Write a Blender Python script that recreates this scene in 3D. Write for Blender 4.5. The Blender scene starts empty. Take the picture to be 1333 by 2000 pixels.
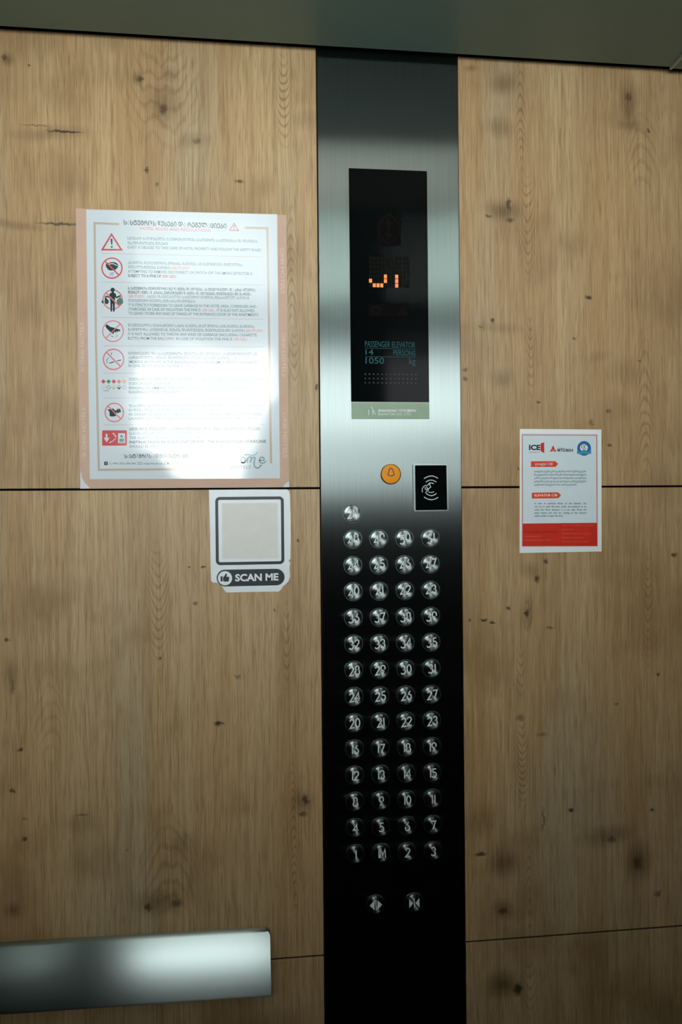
import bpy, bmesh, math, random
from mathutils import Vector, Matrix
from mathutils.geometry import tessellate_polygon

random.seed(7)
scene = bpy.context.scene
COL = scene.collection

# ------------------------------------------------------------------ camera
F_PX, YAW, PITCH, ROLL = 1600.0, math.radians(7.0218), math.radians(0.045), math.radians(-0.5132)
EYE, DIST = 1.65, 1.24                       # lens height above the floor, distance to the wood wall (plane y = 0)
_cy, _sy, _cp, _sp = math.cos(YAW), math.sin(YAW), math.cos(PITCH), math.sin(PITCH)
FW = Vector((_sy * _cp, _cy * _cp, _sp))
_rt = Vector((_cy, -_sy, 0)); _up = _rt.cross(FW)
RT = math.cos(ROLL) * _rt + math.sin(ROLL) * _up
UP = -math.sin(ROLL) * _rt + math.cos(ROLL) * _up
cam_d = bpy.data.cameras.new('camera'); cam = bpy.data.objects.new('camera', cam_d); COL.objects.link(cam)
cam_d.sensor_fit = 'VERTICAL'; cam_d.sensor_height = 36.0; cam_d.sensor_width = 24.0
cam_d.lens = F_PX / 2000.0 * 36.0; cam_d.clip_start = 0.02
M = Matrix((RT, UP, -FW)).transposed().to_4x4(); M.translation = Vector((0, -DIST, EYE))
cam.matrix_world = M
scene.camera = cam

def W(px, py, h=0.0):
    """point (x, z) of the plane standing h in front of the wood wall that is seen at that place of the photograph"""
    d = RT * ((px - 666.5) / F_PX) - UP * ((py - 1000.0) / F_PX) + FW
    t = (DIST - h) / d.y
    return d.x * t, EYE + d.z * t

# ------------------------------------------------------------------ light: overcast sky through unseen rear windows added as light sources
world = bpy.data.worlds.new('overcast_sky'); scene.world = world; world.use_nodes = True
bg = world.node_tree.nodes['Background']
bg.inputs[0].default_value = (0.93, 0.98, 1.0, 1); bg.inputs[1].default_value = 20.0
SKY_PORTALS = True
LAMP = 1.2                                    # radiance of the ceiling light's diffuser
vs = scene.view_settings
vs.view_transform = 'Standard'; vs.look = 'None'; vs.gamma = 1.0; vs.use_curve_mapping = False; vs.exposure = 0.0
scene.cycles.use_denoising = True
scene.cycles.max_bounces = 4; scene.cycles.transparent_max_bounces = 12

# ------------------------------------------------------------------ node helpers
class NT:
    def __init__(s, name):
        s.m = bpy.data.materials.new(name); s.m.use_nodes = True; s.t = s.m.node_tree; s.t.nodes.clear()
        s.out = s.t.nodes.new('ShaderNodeOutputMaterial')
    def n(s, typ, **kw):
        nd = s.t.nodes.new('ShaderNode' + typ)
        for k, v in kw.items(): setattr(nd, k, v)
        return nd
    def put(s, sock, v):
        if hasattr(v, 'is_output'): s.t.links.new(v, sock)
        else: sock.default_value = v
    def math(s, op, a, b=None, c=None, clamp=False):
        nd = s.n('Math', operation=op); nd.use_clamp = clamp
        for i, v in enumerate((a, b, c)):
            if v is not None: s.put(nd.inputs[i], v)
        return nd.outputs[0]
    def vec(s, op, a, b=None, c=None):
        nd = s.n('VectorMath', operation=op)
        for i, v in enumerate((a, b, c)):
            if v is not None: s.put(nd.inputs[i], v)
        return nd.outputs['Value'] if op in ('LENGTH', 'DOT_PRODUCT') else nd.outputs[0]
    def rng(s, v, a, b, c=0.0, d=1.0, smooth=True):
        nd = s.n('MapRange'); nd.interpolation_type = 'SMOOTHSTEP' if smooth else 'LINEAR'
        for i, x in enumerate((v, a, b, c, d)): s.put(nd.inputs[i], x)
        return nd.outputs[0]
    def noise(s, v, scale=1.0, detail=2.0, rough=0.5, dist=0.0):
        nd = s.n('TexNoise'); s.put(nd.inputs['Vector'], v)
        nd.inputs['Scale'].default_value = scale; nd.inputs['Detail'].default_value = detail
        nd.inputs['Roughness'].default_value = rough; nd.inputs['Distortion'].default_value = dist
        return nd.outputs
    def mix(s, f, a, b, mode='MIX'):
        nd = s.n('Mix', data_type='RGBA', blend_type=mode); nd.clamp_factor = True
        s.put(nd.inputs[0], f); s.put(nd.inputs[6], a); s.put(nd.inputs[7], b)
        return nd.outputs[2]
    def obj(s):
        return s.n('TexCoord').outputs['Object']
    def surf(s, sh):
        s.t.links.new(sh, s.out.inputs[0]); return s.m
    def bsdf(s, color=None, rough=0.5, metal=0.0, spec=0.5, coat=0.0, emit=None, estr=0.0, normal=None):
        p = s.n('BsdfPrincipled')
        if color is not None: s.put(p.inputs['Base Color'], color)
        s.put(p.inputs['Roughness'], rough); p.inputs['Metallic'].default_value = metal
        p.inputs['Specular IOR Level'].default_value = spec; p.inputs['Coat Weight'].default_value = coat
        if emit: p.inputs['Emission Color'].default_value = emit; p.inputs['Emission Strength'].default_value = estr
        if normal is not None: s.t.links.new(normal, p.inputs['Normal'])
        return p.outputs[0]

def rgb(r, g, b):
    f = lambda c: (c / 255 / 12.92) if c <= 10 else ((c / 255 + 0.055) / 1.055) ** 2.4
    return (f(r), f(g), f(b), 1.0)

MATS = {}
def plain(name, color, rough=0.5, metal=0.0, spec=0.5, coat=0.0, emit=None, estr=0.0, grain=0.06, scale=60.0):
    """flat colour with a faint mottling so that no surface is perfectly even"""
    if name in MATS: return MATS[name]
    t = NT(name)
    nz = t.noise(t.obj(), scale, 3.0)[0]
    k = t.rng(nz, 0.3, 0.7, 1.0 - grain, 1.0 + grain, False)
    c = t.vec('SCALE', color[:3]); t.put(c.node.inputs[3], k)
    MATS[name] = t.surf(t.bsdf(c, rough, metal, spec, coat, emit, estr))
    return MATS[name]

# ------------------------------------------------------------------ mesh helpers
def link(name, me, parent=None, mats=(), loc=None):
    o = bpy.data.objects.new(name, me)
    COL.objects.link(o)
    if parent is not None: o.parent = parent
    if loc is not None: o.location = loc
    for m in mats:
        if m.name not in [x.name for x in me.materials if x]: me.materials.append(m)
    return o
def empty(name, loc, label, cat):
    o = bpy.data.objects.new(name, None); COL.objects.link(o); o.empty_display_size = 0.05
    o['label'] = label; o['category'] = cat
    o.location = loc
    return o
def keep(o, parent):
    """parent o without moving it (parents are never rotated)"""
    o.parent = parent; o.location = Vector(o.location) - Vector(parent.location); return o
def box_mesh(name, x0, x1, y0, y1, z0, z1, bevel=0.0, seg=2):
    bm = bmesh.new(); bmesh.ops.create_cube(bm, size=1.0)
    for v in bm.verts:
        v.co = Vector(((x0 + x1) / 2 + v.co.x * (x1 - x0), (y0 + y1) / 2 + v.co.y * (y1 - y0), (z0 + z1) / 2 + v.co.z * (z1 - z0)))
    if bevel: bmesh.ops.bevel(bm, geom=bm.edges[:], offset=bevel, segments=seg, affect='EDGES', profile=0.6)
    me = bpy.data.meshes.new(name); bm.to_mesh(me); bm.free(); return me
def box(name, mat, parent=None, bevel=0.0, **k):
    o = link(name, box_mesh(name, k['x0'], k['x1'], k['y0'], k['y1'], k['z0'], k['z1'], bevel), None, [mat])
    if parent is not None: keep(o, parent)
    return o
def mesh_from(name, verts, faces, smooth=False, midx=None):
    me = bpy.data.meshes.new(name); me.from_pydata(verts, [], faces); me.update()
    if smooth: me.polygons.foreach_set('use_smooth', [True] * len(me.polygons))
    if midx: me.polygons.foreach_set('material_index', midx)
    return me
def lathe(name, prof, seg=48, smooth=True):
    """profile of (radius, y) turned about the y axis; y negative is out of the wall"""
    vs_, fs = [], []
    for r, y in prof:
        for i in range(seg):
            a = 2 * math.pi * i / seg; vs_.append((r * math.cos(a), y, r * math.sin(a)))
    n = len(prof)
    for j in range(n - 1):
        for i in range(seg):
            k = (i + 1) % seg; fs.append((j * seg + i, j * seg + k, (j + 1) * seg + k, (j + 1) * seg + i))
    if prof[0][0] > 1e-6 and prof[0][0] < 1e-3: fs.append(tuple(range(seg)))
    me = mesh_from(name, vs_, fs)
    bm = bmesh.new(); bm.from_mesh(me); bmesh.ops.remove_doubles(bm, verts=bm.verts, dist=1e-6)
    bmesh.ops.recalc_face_normals(bm, faces=bm.faces); bm.to_mesh(me); bm.free()
    if smooth:
        me.polygons.foreach_set('use_smooth', [True] * len(me.polygons)); me.set_sharp_from_angle(angle=math.radians(35))
    return me
def slab(name, pts, y0, y1, mats, parent=None, bevel=0.0):
    """outline of (x, z) points given depth from y0 (front, nearer the viewer) to y1"""
    n = len(pts)
    ar = sum(pts[i][0] * pts[(i + 1) % n][1] - pts[(i + 1) % n][0] * pts[i][1] for i in range(n))
    if ar < 0: pts = pts[::-1]
    v = [(x, y0, z) for x, z in pts] + [(x, y1, z) for x, z in pts]
    f = [tuple(range(n)), tuple(range(2 * n - 1, n - 1, -1))] + [(i, n + i, n + (i + 1) % n, (i + 1) % n) for i in range(n)]
    me = mesh_from(name, v, f)
    if bevel:
        bm = bmesh.new(); bm.from_mesh(me)
        bmesh.ops.bevel(bm, geom=[e for e in bm.edges if all(abs(q.co.y - y0) < 1e-7 for q in e.verts)], offset=bevel, segments=2, affect='EDGES')
        bm.to_mesh(me); bm.free()
    o = link(name, me, None, mats)
    if parent is not None: keep(o, parent)
    return o

def offset_ribbon(pts, w, closed):
    n = len(pts); L, R = [], []
    for i in range(n):
        a = pts[i - 1] if (i or closed) else pts[i]; b = pts[(i + 1) % n] if (i < n - 1 or closed) else pts[i]
        p = pts[i]
        d1 = Vector((p[0] - a[0], p[1] - a[1])); d2 = Vector((b[0] - p[0], b[1] - p[1]))
        if d1.length < 1e-9: d1 = d2
        if d2.length < 1e-9: d2 = d1
        d1 = d1.normalized(); d2 = d2.normalized(); t = d1 + d2
        t = d1 if t.length < 1e-4 else t.normalized()
        nn = Vector((-t.y, t.x)); k = 1.0 / max(0.45, abs(nn.dot(Vector((-d1.y, d1.x)))))
        L.append((p[0] + nn.x * w / 2 * k, p[1] + nn.y * w / 2 * k)); R.append((p[0] - nn.x * w / 2 * k, p[1] - nn.y * w / 2 * k))
    return L, R

_TXT = {}
def text_mesh(s, bold):
    key = (s, bold)
    if key not in _TXT:
        c = bpy.data.curves.new('t', 'FONT'); c.body = s; c.resolution_u = 3; c.offset = bold
        o = bpy.data.objects.new('t', c); COL.objects.link(o)
        dg = bpy.context.evaluated_depsgraph_get(); dg.update()
        me = bpy.data.meshes.new_from_object(o.evaluated_get(dg))
        _TXT[key] = ([(v.co.x, v.co.y) for v in me.vertices], [tuple(p.vertices) for p in me.polygons])
        bpy.data.objects.remove(o); bpy.data.curves.remove(c); bpy.data.meshes.remove(me)
    return _TXT[key]

class Print:
    """ink: flat shapes whose outline is given in photograph pixels and that lie on the plane h in front of the wall"""
    def __init__(s, h): s.h = h; s.v = []; s.f = []; s.mi = []; s.mats = []; s.k = 0
    def _m(s, m):
        if m not in s.mats: s.mats.append(m)
        return s.mats.index(m)
    def _add(s, pts, faces, m):
        b = len(s.v); s.k += 1; y = -(s.h + 2e-6 * s.k)
        for p in pts:
            x, z = W(p[0], p[1], s.h); s.v.append((x, y, z))
        i = s._m(m)
        for f in faces: s.f.append(tuple(b + q for q in f)); s.mi.append(i)
    def poly(s, pts, m):
        tri = tessellate_polygon([[Vector((p[0], p[1], 0)) for p in pts]]); s._add(pts, tri, m); return s
    def rect(s, x0, y0, x1, y1, m): return s.poly([(x0, y0), (x1, y0), (x1, y1), (x0, y1)], m)
    def line(s, pts, w, m, closed=False):
        L, R = offset_ribbon(pts, w, closed); n = len(pts)
        s._add(L + R, [(i, (i + 1) % n, n + (i + 1) % n, n + i) for i in range(n if closed else n - 1)], m); return s
    def disc(s, cx, cy, r, m, ry=None, n=32):
        ry = ry or r
        return s.poly([(cx + r * math.cos(2 * math.pi * i / n), cy + ry * math.sin(2 * math.pi * i / n)) for i in range(n)], m)
    def ring(s, cx, cy, r, w, m, n=44, a0=0.0, a1=360.0, ry=None):
        ry = ry or r; cl = abs(a1 - a0) >= 360
        k = n if cl else n + 1
        return s.line([(cx + r * math.cos(math.radians(a0 + (a1 - a0) * i / n)), cy + ry * math.sin(math.radians(a0 + (a1 - a0) * i / n))) for i in range(k)], w, m, cl)
    def text(s, t, p0, p1, cap, m, bold=0.0, up=None, shear=0.0):
        v, f = text_mesh(t, bold)
        if not v: return s
        x0 = min(a for a, _ in v); x1 = max(a for a, _ in v)
        d = Vector((p1[0] - p0[0], p1[1] - p0[1]))
        u = Vector(up) if up else Vector((0.0, -1.0))
        pts = []
        for a, b in v:
            q = Vector(p0) + d * ((a - x0) / (x1 - x0)) + u * (b / 0.7 * cap) + d.normalized() * (shear * b / 0.7 * cap)
            pts.append((q.x, q.y))
        s._add(pts, f, m); return s
    def build(s, name, parent, label=None):
        o = link(name, mesh_from(name, s.v, s.f, midx=s.mi), None, s.mats)
        for p in o.data.polygons:
            if p.normal.y > 0: p.flip()
        keep(o, parent)
        if label: o['label'] = label
        return o

# ------------------------------------------------------------------ materials
def wood_material(bx0, bx1, bz0, bz1):
    t = NT('oak_laminate'); P = t.obj()
    near = lambda x, z, rx, rz: bx0 - rx < x < bx1 + rx and bz0 - rz < z < bz1 + rz
    def stretch(sx, sz, off=0.0):
        return t.vec('MULTIPLY_ADD', P, (sx, 1.0, sz), (off, off * 0.7, off * 1.3))
    warp = t.noise(stretch(5, 3, 3.1), 1.0, 3.0)[1]
    wv = t.vec('MULTIPLY', t.vec('SUBTRACT', warp, (0.5, 0.5, 0.5)), (0.010, 0.0, 0.060))
    Pw = t.vec('ADD', P, wv)
    def wst(sx, sz, off=0.0):
        return t.vec('MULTIPLY_ADD', Pw, (sx, 1.0, sz), (off, off * 0.7, off * 1.3))
    fine = t.noise(wst(600, 15, 2.0), 1.0, 3.0, 0.62)[0]
    med = t.noise(wst(160, 4.2, 9.0), 1.0, 2.0, 0.55)[0]
    pore = t.noise(wst(900, 26, 4.0), 1.0, 1.0, 0.5)[0]
    band = t.noise(wst(15, 0.75, 6.0), 1.0, 2.0, 0.5)[0]
    hue = t.noise(wst(9, 1.3, 21.0), 1.0, 2.0, 0.5)[0]
    cloud = t.noise(stretch(6.5, 6.0, 31.0), 1.0, 3.0, 0.55)[0]
    col = t.mix(t.rng(band, 0.34, 0.66), rgb(200, 167, 128), rgb(220, 191, 153))
    col = t.mix(t.rng(hue, 0.50, 0.72, 0, 0.25), col, rgb(222, 176, 124))
    col = t.mix(t.rng(hue, 0.48, 0.28, 0, 0.65), col, rgb(202, 186, 160))
    col = t.mix(t.rng(cloud, 0.48, 0.70, 0, 0.72), col, rgb(168, 136, 100))
    col = t.mix(t.rng(med, 0.44, 0.70, 0, 0.34), col, rgb(172, 136, 96))
    col = t.mix(t.rng(fine, 0.46, 0.70, 0, 0.56), col, rgb(158, 124, 86))
    col = t.mix(t.rng(fine, 0.46, 0.26, 0, 0.35), col, rgb(232, 208, 174))
    col = t.mix(t.rng(pore, 0.58, 0.74, 0, 0.50), col, rgb(134, 102, 68))
    # flat-sawn cathedral figures: centre, half width, half height (photo pixels), rings, direction, strength
    cath = [(555, 205, 30, 120, 13, 1, .8), (320, 185, 95, 130, 8, 1, .5), (570, 520, 26, 150, 13, -1, .75), (575, 700, 22, 90, 8, 1, .6),
            (310, 1190, 40, 150, 15, 1, .7), (560, 1260, 20, 110, 9, 1, .75), (575, 1640, 26, 190, 20, -1, .75), (330, 1700, 70, 120, 8, -1, .5),
            (1018, 230, 24, 130, 13, -1, .85), (1030, 440, 34, 130, 13, 1, .8), (1035, 690, 22, 110, 11, 1, .75), (1030, 1200, 16, 40, 4, 1, .7),
            (1018, 1310, 22, 70, 6, 1, .6), (1022, 1490, 36, 110, 15, 1, .85), (1035, 1740, 20, 130, 12, -1, .8), (1268, 1190, 32, 150, 14, 1, .75),
            (1262, 790, 40, 170, 13, -1, .65), (1255, 300, 55, 120, 7, -1, .45), (1035, 1930, 26, 80, 7, 1, .6), (95, 1400, 45, 120, 8, -1, .3), (200, 640, 60, 200, 9, -1, .3)]
    acc = None
    cw = t.noise(stretch(34, 9, 12.0), 1.0, 2.0)[0]
    for px, py, hw, hh, nr, sg, st in cath:
        x, z = W(px, py); sx = 1 / (hw * 0.000775); sz = 1 / (hh * 0.000775)
        if not near(x, z, 1.1 / sx, 1.1 / sz): continue
        q = t.vec('MULTIPLY_ADD', Pw, (sx, 0, sz), (-x * sx, 0, -z * sz))
        sep = t.n('SeparateXYZ'); t.t.links.new(q, sep.inputs[0])
        u2 = t.math('MULTIPLY', sep.outputs[0], sep.outputs[0])
        ph = t.math('MULTIPLY_ADD', u2, -sg * nr * 0.55, t.math('MULTIPLY_ADD', sep.outputs[2], nr * 0.5, t.math('MULTIPLY', cw, 2.6)))
        s_ = t.math('SINE', t.math('MULTIPLY', ph, 6.2832))
        rg = t.rng(s_, 0.10, 0.95, 0, st)
        mk = t.rng(t.vec('LENGTH', q), 1.05, 0.35)
        r_ = t.math('MULTIPLY', rg, mk)
        acc = r_ if acc is None else t.math('MAXIMUM', acc, r_)
    if acc is not None:
        brk = t.rng(fine, 0.30, 0.58, 0.35, 1.0)
        col = t.mix(t.math('MULTIPLY', t.math('MULTIPLY', acc, brk), 0.75), col, rgb(140, 108, 72))
    # knots, cracks and dark clouds of the printed oak: x, y, half width, half height (photo pixels), strength
    soft = [(320, 205, 34, 46, .55), (270, 155, 14, 16, .7), (330, 150, 22, 20, .4), (100, 262, 90, 16, .45), (380, 278, 34, 18, .35), (600, 240, 30, 26, .35),
            (985, 405, 48, 26, .85), (975, 250, 40, 24, .45), (985, 170, 34, 26, .55), (1228, 200, 22, 62, .75), (1228, 250, 34, 18, .5), (920, 132, 16, 8, .6),
            (980, 735, 30, 24, .45), (970, 640, 70, 14, .3), (1245, 1690, 34, 50, .85), (1190, 1640, 70, 22, .6), (985, 1690, 40, 34, .75), (985, 1780, 32, 24, .7),
            (985, 1930, 44, 34, .9), (945, 1600, 50, 40, .4), (590, 1575, 26, 30, .6), (310, 1770, 60, 30, .7), (20, 1310, 16, 40, .55), (25, 1765, 18, 18, .8),
            (15, 108, 14, 16, .7), (230, 150, 40, 30, .25), (1035, 1120, 26, 22, .45), (1030, 1198, 18, 34, .45), (1220, 720, 50, 30, .3), (1290, 950, 50, 60, .25),
            (150, 1620, 50, 20, .3), (350, 1660, 26, 26, .3), (60, 600, 40, 40, .25), (1170, 690, 34, 16, .25), (30, 437, 60, 10, .5), (600, 640, 20, 40, .25)]
    hard = [(318, 215, 9, 12, .75), (273, 155, 6, 7, .7), (128, 257, 36, 3, .95), (70, 245, 30, 2, .5), (118, 437, 50, 3, .8), (287, 332, 5, 8, .85), (308, 360, 4, 5, .6),
            (468, 354, 9, 4, .8), (385, 276, 8, 6, .5), (58, 128, 4, 3, .8), (8, 112, 5, 8, .6), (994, 398, 6, 14, .8), (998, 430, 10, 6, .7), (955, 422, 9, 4, .7),
            (1150, 581, 8, 6, .95), (963, 626, 6, 5, .9), (940, 638, 5, 3, .5), (910, 722, 7, 5, .6), (910, 740, 7, 5, .6), (1122, 662, 5, 4, .6), (1052, 786, 4, 3, .8),
            (1155, 825, 6, 8, .5), (1190, 803, 7, 5, .6), (1192, 869, 5, 4, .8), (1250, 704, 5, 4, .7), (1012, 915, 3, 3, .8), (1228, 190, 8, 12, .6), (1267, 255, 5, 6, .8),
            (428, 1413, 10, 5, .95), (597, 1562, 8, 12, .8), (592, 1590, 10, 6, .7), (382, 1179, 6, 4, .7), (370, 1107, 3, 2, .9), (398, 1107, 4, 3, .9), (582, 1057, 3, 3, .9),
            (537, 1192, 3, 4, .7), (464, 1322, 7, 4, .5), (41, 1464, 5, 4, .8), (24, 1545, 6, 5, .8), (48, 1639, 6, 4, .8), (290, 1772, 7, 9, .8), (345, 1765, 14, 9, .6), (14, 1250, 6, 3, .8),
            (160, 1592, 14, 3, .5), (315, 1287, 3, 3, .8), (50, 1600, 4, 3, .5), (24, 1340, 4, 16, .5),
            (1050, 1131, 8, 8, .85), (1030, 1199, 4, 10, .95), (994, 1188, 6, 4, .8), (946, 1211, 10, 3, .95), (962, 1216, 8, 3, .9), (918, 1211, 3, 4, .8), (1074, 1226, 8, 3, .7),
            (1068, 1096, 6, 6, .8), (1016, 1401, 10, 8, .5), (1060, 1435, 14, 5, .45), (1118, 1582, 8, 4, .95), (1274, 1582, 5, 6, .9), (1286, 1318, 4, 4, .8), (940, 1668, 14, 4, .85),
            (1062, 1600, 3, 26, .6), (1196, 1640, 12, 8, .6), (1286, 1746, 8, 8, .7), (1246, 1685, 12, 16, .6), (982, 1780, 10, 8, .7), (1012, 1932, 10, 14, .9), (1318, 1084, 7, 6, .8),
            (1205, 1375, 4, 4, .6), (620, 757, 4, 8, .9), (250, 1660, 5, 3, .4)]
    jig = t.noise(stretch(160, 160, 5.0), 1.0, 2.0)[1]
    hardP = t.vec('ADD', P, t.vec('MULTIPLY', t.vec('SUBTRACT', jig, (0.5, 0.5, 0.5)), (0.012, 0, 0.007)))
    for lst, src, core in ((soft, Pw, 0.0), (hard, hardP, 0.25)):
        acc = None
        for px, py, hw, hh, st in lst:
            x, z = W(px, py); sx = 1 / (hw * 1.25 * 0.000775); sz = 1 / (hh * 1.25 * 0.000775)
            if not near(x, z, 1.1 / sx + .01, 1.1 / sz + .01): continue
            q = t.vec('MULTIPLY_ADD', src, (sx, 0, sz), (-x * sx, 0, -z * sz))
            mk = t.rng(t.vec('LENGTH', q), 1.0, core, 0, st)
            acc = mk if acc is None else t.math('MAXIMUM', acc, mk)
        if acc is None: continue
        if lst is soft: col = t.mix(t.math('MULTIPLY', acc, t.rng(fine, 0.25, 0.6, 0.55, 1.0)), col, rgb(108, 82, 52))
        else: col = t.mix(acc, col, rgb(66, 48, 30))
    col = t.mix(1.0, col, (0.81, 0.79, 0.665, 1), 'MULTIPLY')            # honey tone of the decor
    bmp = t.n('Bump'); bmp.inputs['Strength'].default_value = 0.12; bmp.inputs['Distance'].default_value = 0.001
    t.t.links.new(fine, bmp.inputs['Height'])
    return t.surf(t.bsdf(col, 0.46, 0, 0.35, normal=bmp.outputs[0]))

def brushed(name, color, rough, aniso, tangent, streak, diffuse=0.008, streak_amt=0.10):
    """brushed steel; tangent is the direction of the brush marks ('ring' = turned)"""
    t = NT(name); P = t.obj()
    g = t.n('BsdfAnisotropic') if hasattr(bpy.types, 'ShaderNodeBsdfAnisotropic') else t.n('BsdfGlossy')
    nz = t.noise(t.vec('MULTIPLY', P, streak), 1.0, 3.0, 0.6)[0]
    k = t.rng(nz, 0.3, 0.7, 1.0 - streak_amt, 1.0 + streak_amt, False)
    c = t.vec('SCALE', color[:3]); t.put(c.node.inputs[3], k)
    t.put(g.inputs['Color'], c)
    t.put(g.inputs['Roughness'], t.rng(nz, 0.3, 0.7, rough * 0.98, rough * 1.02, False))
    g.inputs['Anisotropy'].default_value = aniso
    if tangent == 'ring':
        tv = t.vec('NORMALIZE', t.vec('CROSS_PRODUCT', P, (0, 1, 0)))
    else:
        cx = t.n('CombineXYZ')
        for i in range(3): cx.inputs[i].default_value = tangent[i]
        tv = cx.outputs[0]
    t.put(g.inputs['Tangent'], tv)
    d = t.n('BsdfDiffuse'); d.inputs[0].default_value = color
    mx = t.n('MixShader'); mx.inputs[0].default_value = diffuse
    t.t.links.new(g.outputs[0], mx.inputs[1]); t.t.links.new(d.outputs[0], mx.inputs[2])
    return t.surf(mx.outputs[0])

def laminated(name, color, rough=0.6):
    """print under glossy laminate; the sheet buckles where its lower corners are stuck down"""
    t = NT(name); P = t.obj(); b = None
    for cx, cy, rx, ry, am in ((240, 962, 140, 95, 1.0), (580, 965, 150, 205, 1.35)):
        x, z = W(cx, cy); sx = 1 / (rx * .000775); sz = 1 / (ry * .000775)
        k = t.rng(t.vec('LENGTH', t.vec('MULTIPLY_ADD', P, (sx, 0, sz), (-x * sx, 0, -z * sz))), 1.0, 0.0, 0, am)
        b = k if b is None else t.math('ADD', b, k)
    hgt = t.math('SUBTRACT', t.math('MULTIPLY', t.noise(P, 14.0, 1.0)[0], 0.25), b)
    bp = t.n('Bump'); bp.inputs['Strength'].default_value = 1.0; bp.inputs['Distance'].default_value = 0.0028
    t.t.links.new(hgt, bp.inputs['Height'])
    p = t.n('BsdfPrincipled'); p.inputs['Base Color'].default_value = color; p.inputs['Roughness'].default_value = rough
    p.inputs['Specular IOR Level'].default_value = 0.1
    p.inputs['Coat Weight'].default_value = 1.0; p.inputs['Coat Roughness'].default_value = 0.11; p.inputs['Coat IOR'].default_value = 1.52
    t.t.links.new(bp.outputs[0], p.inputs['Coat Normal'])
    return t.surf(p.outputs[0])

def film_material(name, ior=1.5, rough=0.06, gain=1.0):
    """clear laminate: see-through with the mirror gloss of plastic"""
    t = NT(name)
    fr = t.n('Fresnel'); fr.inputs[0].default_value = ior
    wob = t.noise(t.obj(), 22.0, 2.0)[0]
    bp = t.n('Bump'); bp.inputs['Strength'].default_value = 0.10; bp.inputs['Distance'].default_value = 0.002
    t.t.links.new(wob, bp.inputs['Height'])
    g = t.n('BsdfGlossy' if hasattr(bpy.types, 'ShaderNodeBsdfGlossy') else 'BsdfAnisotropic'); g.inputs['Roughness'].default_value = rough
    t.t.links.new(bp.outputs[0], g.inputs['Normal'])
    tr = t.n('BsdfTransparent'); mx = t.n('MixShader')
    t.put(mx.inputs[0], t.math('MULTIPLY', fr.outputs[0], gain, clamp=True))
    t.t.links.new(tr.outputs[0], mx.inputs[1]); t.t.links.new(g.outputs[0], mx.inputs[2])
    return t.surf(mx.outputs[0])

STEEL_V = brushed('steel_brushed_upright', (0.205, 0.243, 0.232, 1), 0.34, 0.76, (0, 0, 1), (900, 1, 4))
STEEL_H = brushed('steel_brushed_lengthwise', (0.35, 0.41, 0.39, 1), 0.28, 0.70, (1, 0, 0), (0.4, 0.2, 60), streak_amt=0.006)
STEEL_R = brushed('steel_turned', (0.27, 0.31, 0.30, 1), 0.34, 0.66, 'ring', (300, 1, 300), streak_amt=0.05)
STEEL_P = plain('steel_polished', (0.34, 0.39, 0.38, 1), 0.22, 1.0)
STEEL_D = plain('steel_dull', (0.20, 0.24, 0.235, 1), 0.35, 1.0)
BLACK_GAP = plain('black_backing', (0.004, 0.004, 0.004, 1), 0.9, spec=0.1)
BLACK_GLASS = plain('black_acrylic', (0.003, 0.004, 0.004, 1), 0.08, spec=0.02, grain=0.0)
DARK_WALL = plain('dark_cab_lining', (0.010, 0.013, 0.012, 1), 0.55, spec=0.25)
SIDE_WALL = plain('bronze_cab_lining', (0.022, 0.021, 0.016, 1), 0.5, spec=0.3)
FLOOR_M = plain('dark_floor_stone', (0.012, 0.012, 0.011, 1), 0.5)
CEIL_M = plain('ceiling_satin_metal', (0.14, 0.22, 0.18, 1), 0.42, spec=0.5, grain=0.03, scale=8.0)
GREY_TRIM = plain('aluminium_trim', (0.42, 0.46, 0.42, 1), 0.35, 0.6)
NUM = plain('numeral_enamel', rgb(226, 238, 234), 0.5, spec=0.3)

# ------------------------------------------------------------------ the setting
def structure(o): o['kind'] = 'structure'; return o
XL, XR, YR = -1.05, 0.98, -1.52               # cab: left wall, right wall, rear wall
CEIL = W(469, 78, 0.02)[1]
FLOOR = 0.0
floor = structure(box('floor', FLOOR_M, x0=XL - .05, x1=XR + .05, y0=YR - .05, y1=.06, z0=-.05, z1=FLOOR))
wall = structure(box('wall_front', BLACK_GAP, x0=XL - .05, x1=XR + .05, y0=.004, y1=.06, z0=FLOOR, z1=CEIL + .10))
structure(box('wall_left', SIDE_WALL, x0=XL - .05, x1=XL, y0=YR, y1=.004, z0=FLOOR, z1=CEIL + .10))
structure(box('wall_right', SIDE_WALL, x0=XR, x1=XR + .05, y0=YR, y1=.004, z0=FLOOR, z1=CEIL + .10))

# unseen rear windows added for the reflected glow, the last for right-side light: x0, x1, z0, z1
ADDED_WIN = [(-0.37, 0.15, EYE + 0.06, CEIL - 0.015), (-0.84, -0.60, EYE + 0.28, CEIL - 0.015), (0.50, 0.92, EYE + 0.28, CEIL - 0.015)]
TW = 0.30                                     # rear wall thickened to cut light on the lower wall; windows at outer face
def rear_wall():
    xs = sorted({XL - .05, XR + .05} | {w[0] for w in ADDED_WIN} | {w[1] for w in ADDED_WIN})
    bm = bmesh.new()
    def blk(x0, x1, z0, z1):
        for v in bmesh.ops.create_cube(bm, size=1.0)['verts']:
            v.co = Vector(((x0 + x1) / 2 + v.co.x * (x1 - x0), YR - TW / 2 + v.co.y * TW, (z0 + z1) / 2 + v.co.z * (z1 - z0)))
    for i in range(len(xs) - 1):
        w = [w for w in ADDED_WIN if abs(xs[i] - w[0]) < 1e-6]
        if w: blk(xs[i], xs[i + 1], FLOOR, w[0][2]); blk(xs[i], xs[i + 1], w[0][3], CEIL + .10)
        else: blk(xs[i], xs[i + 1], FLOOR, CEIL + .10)
    me = bpy.data.meshes.new('wall_rear'); bm.to_mesh(me); bm.free()
    return structure(link('wall_rear', me, None, [DARK_WALL]))
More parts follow.
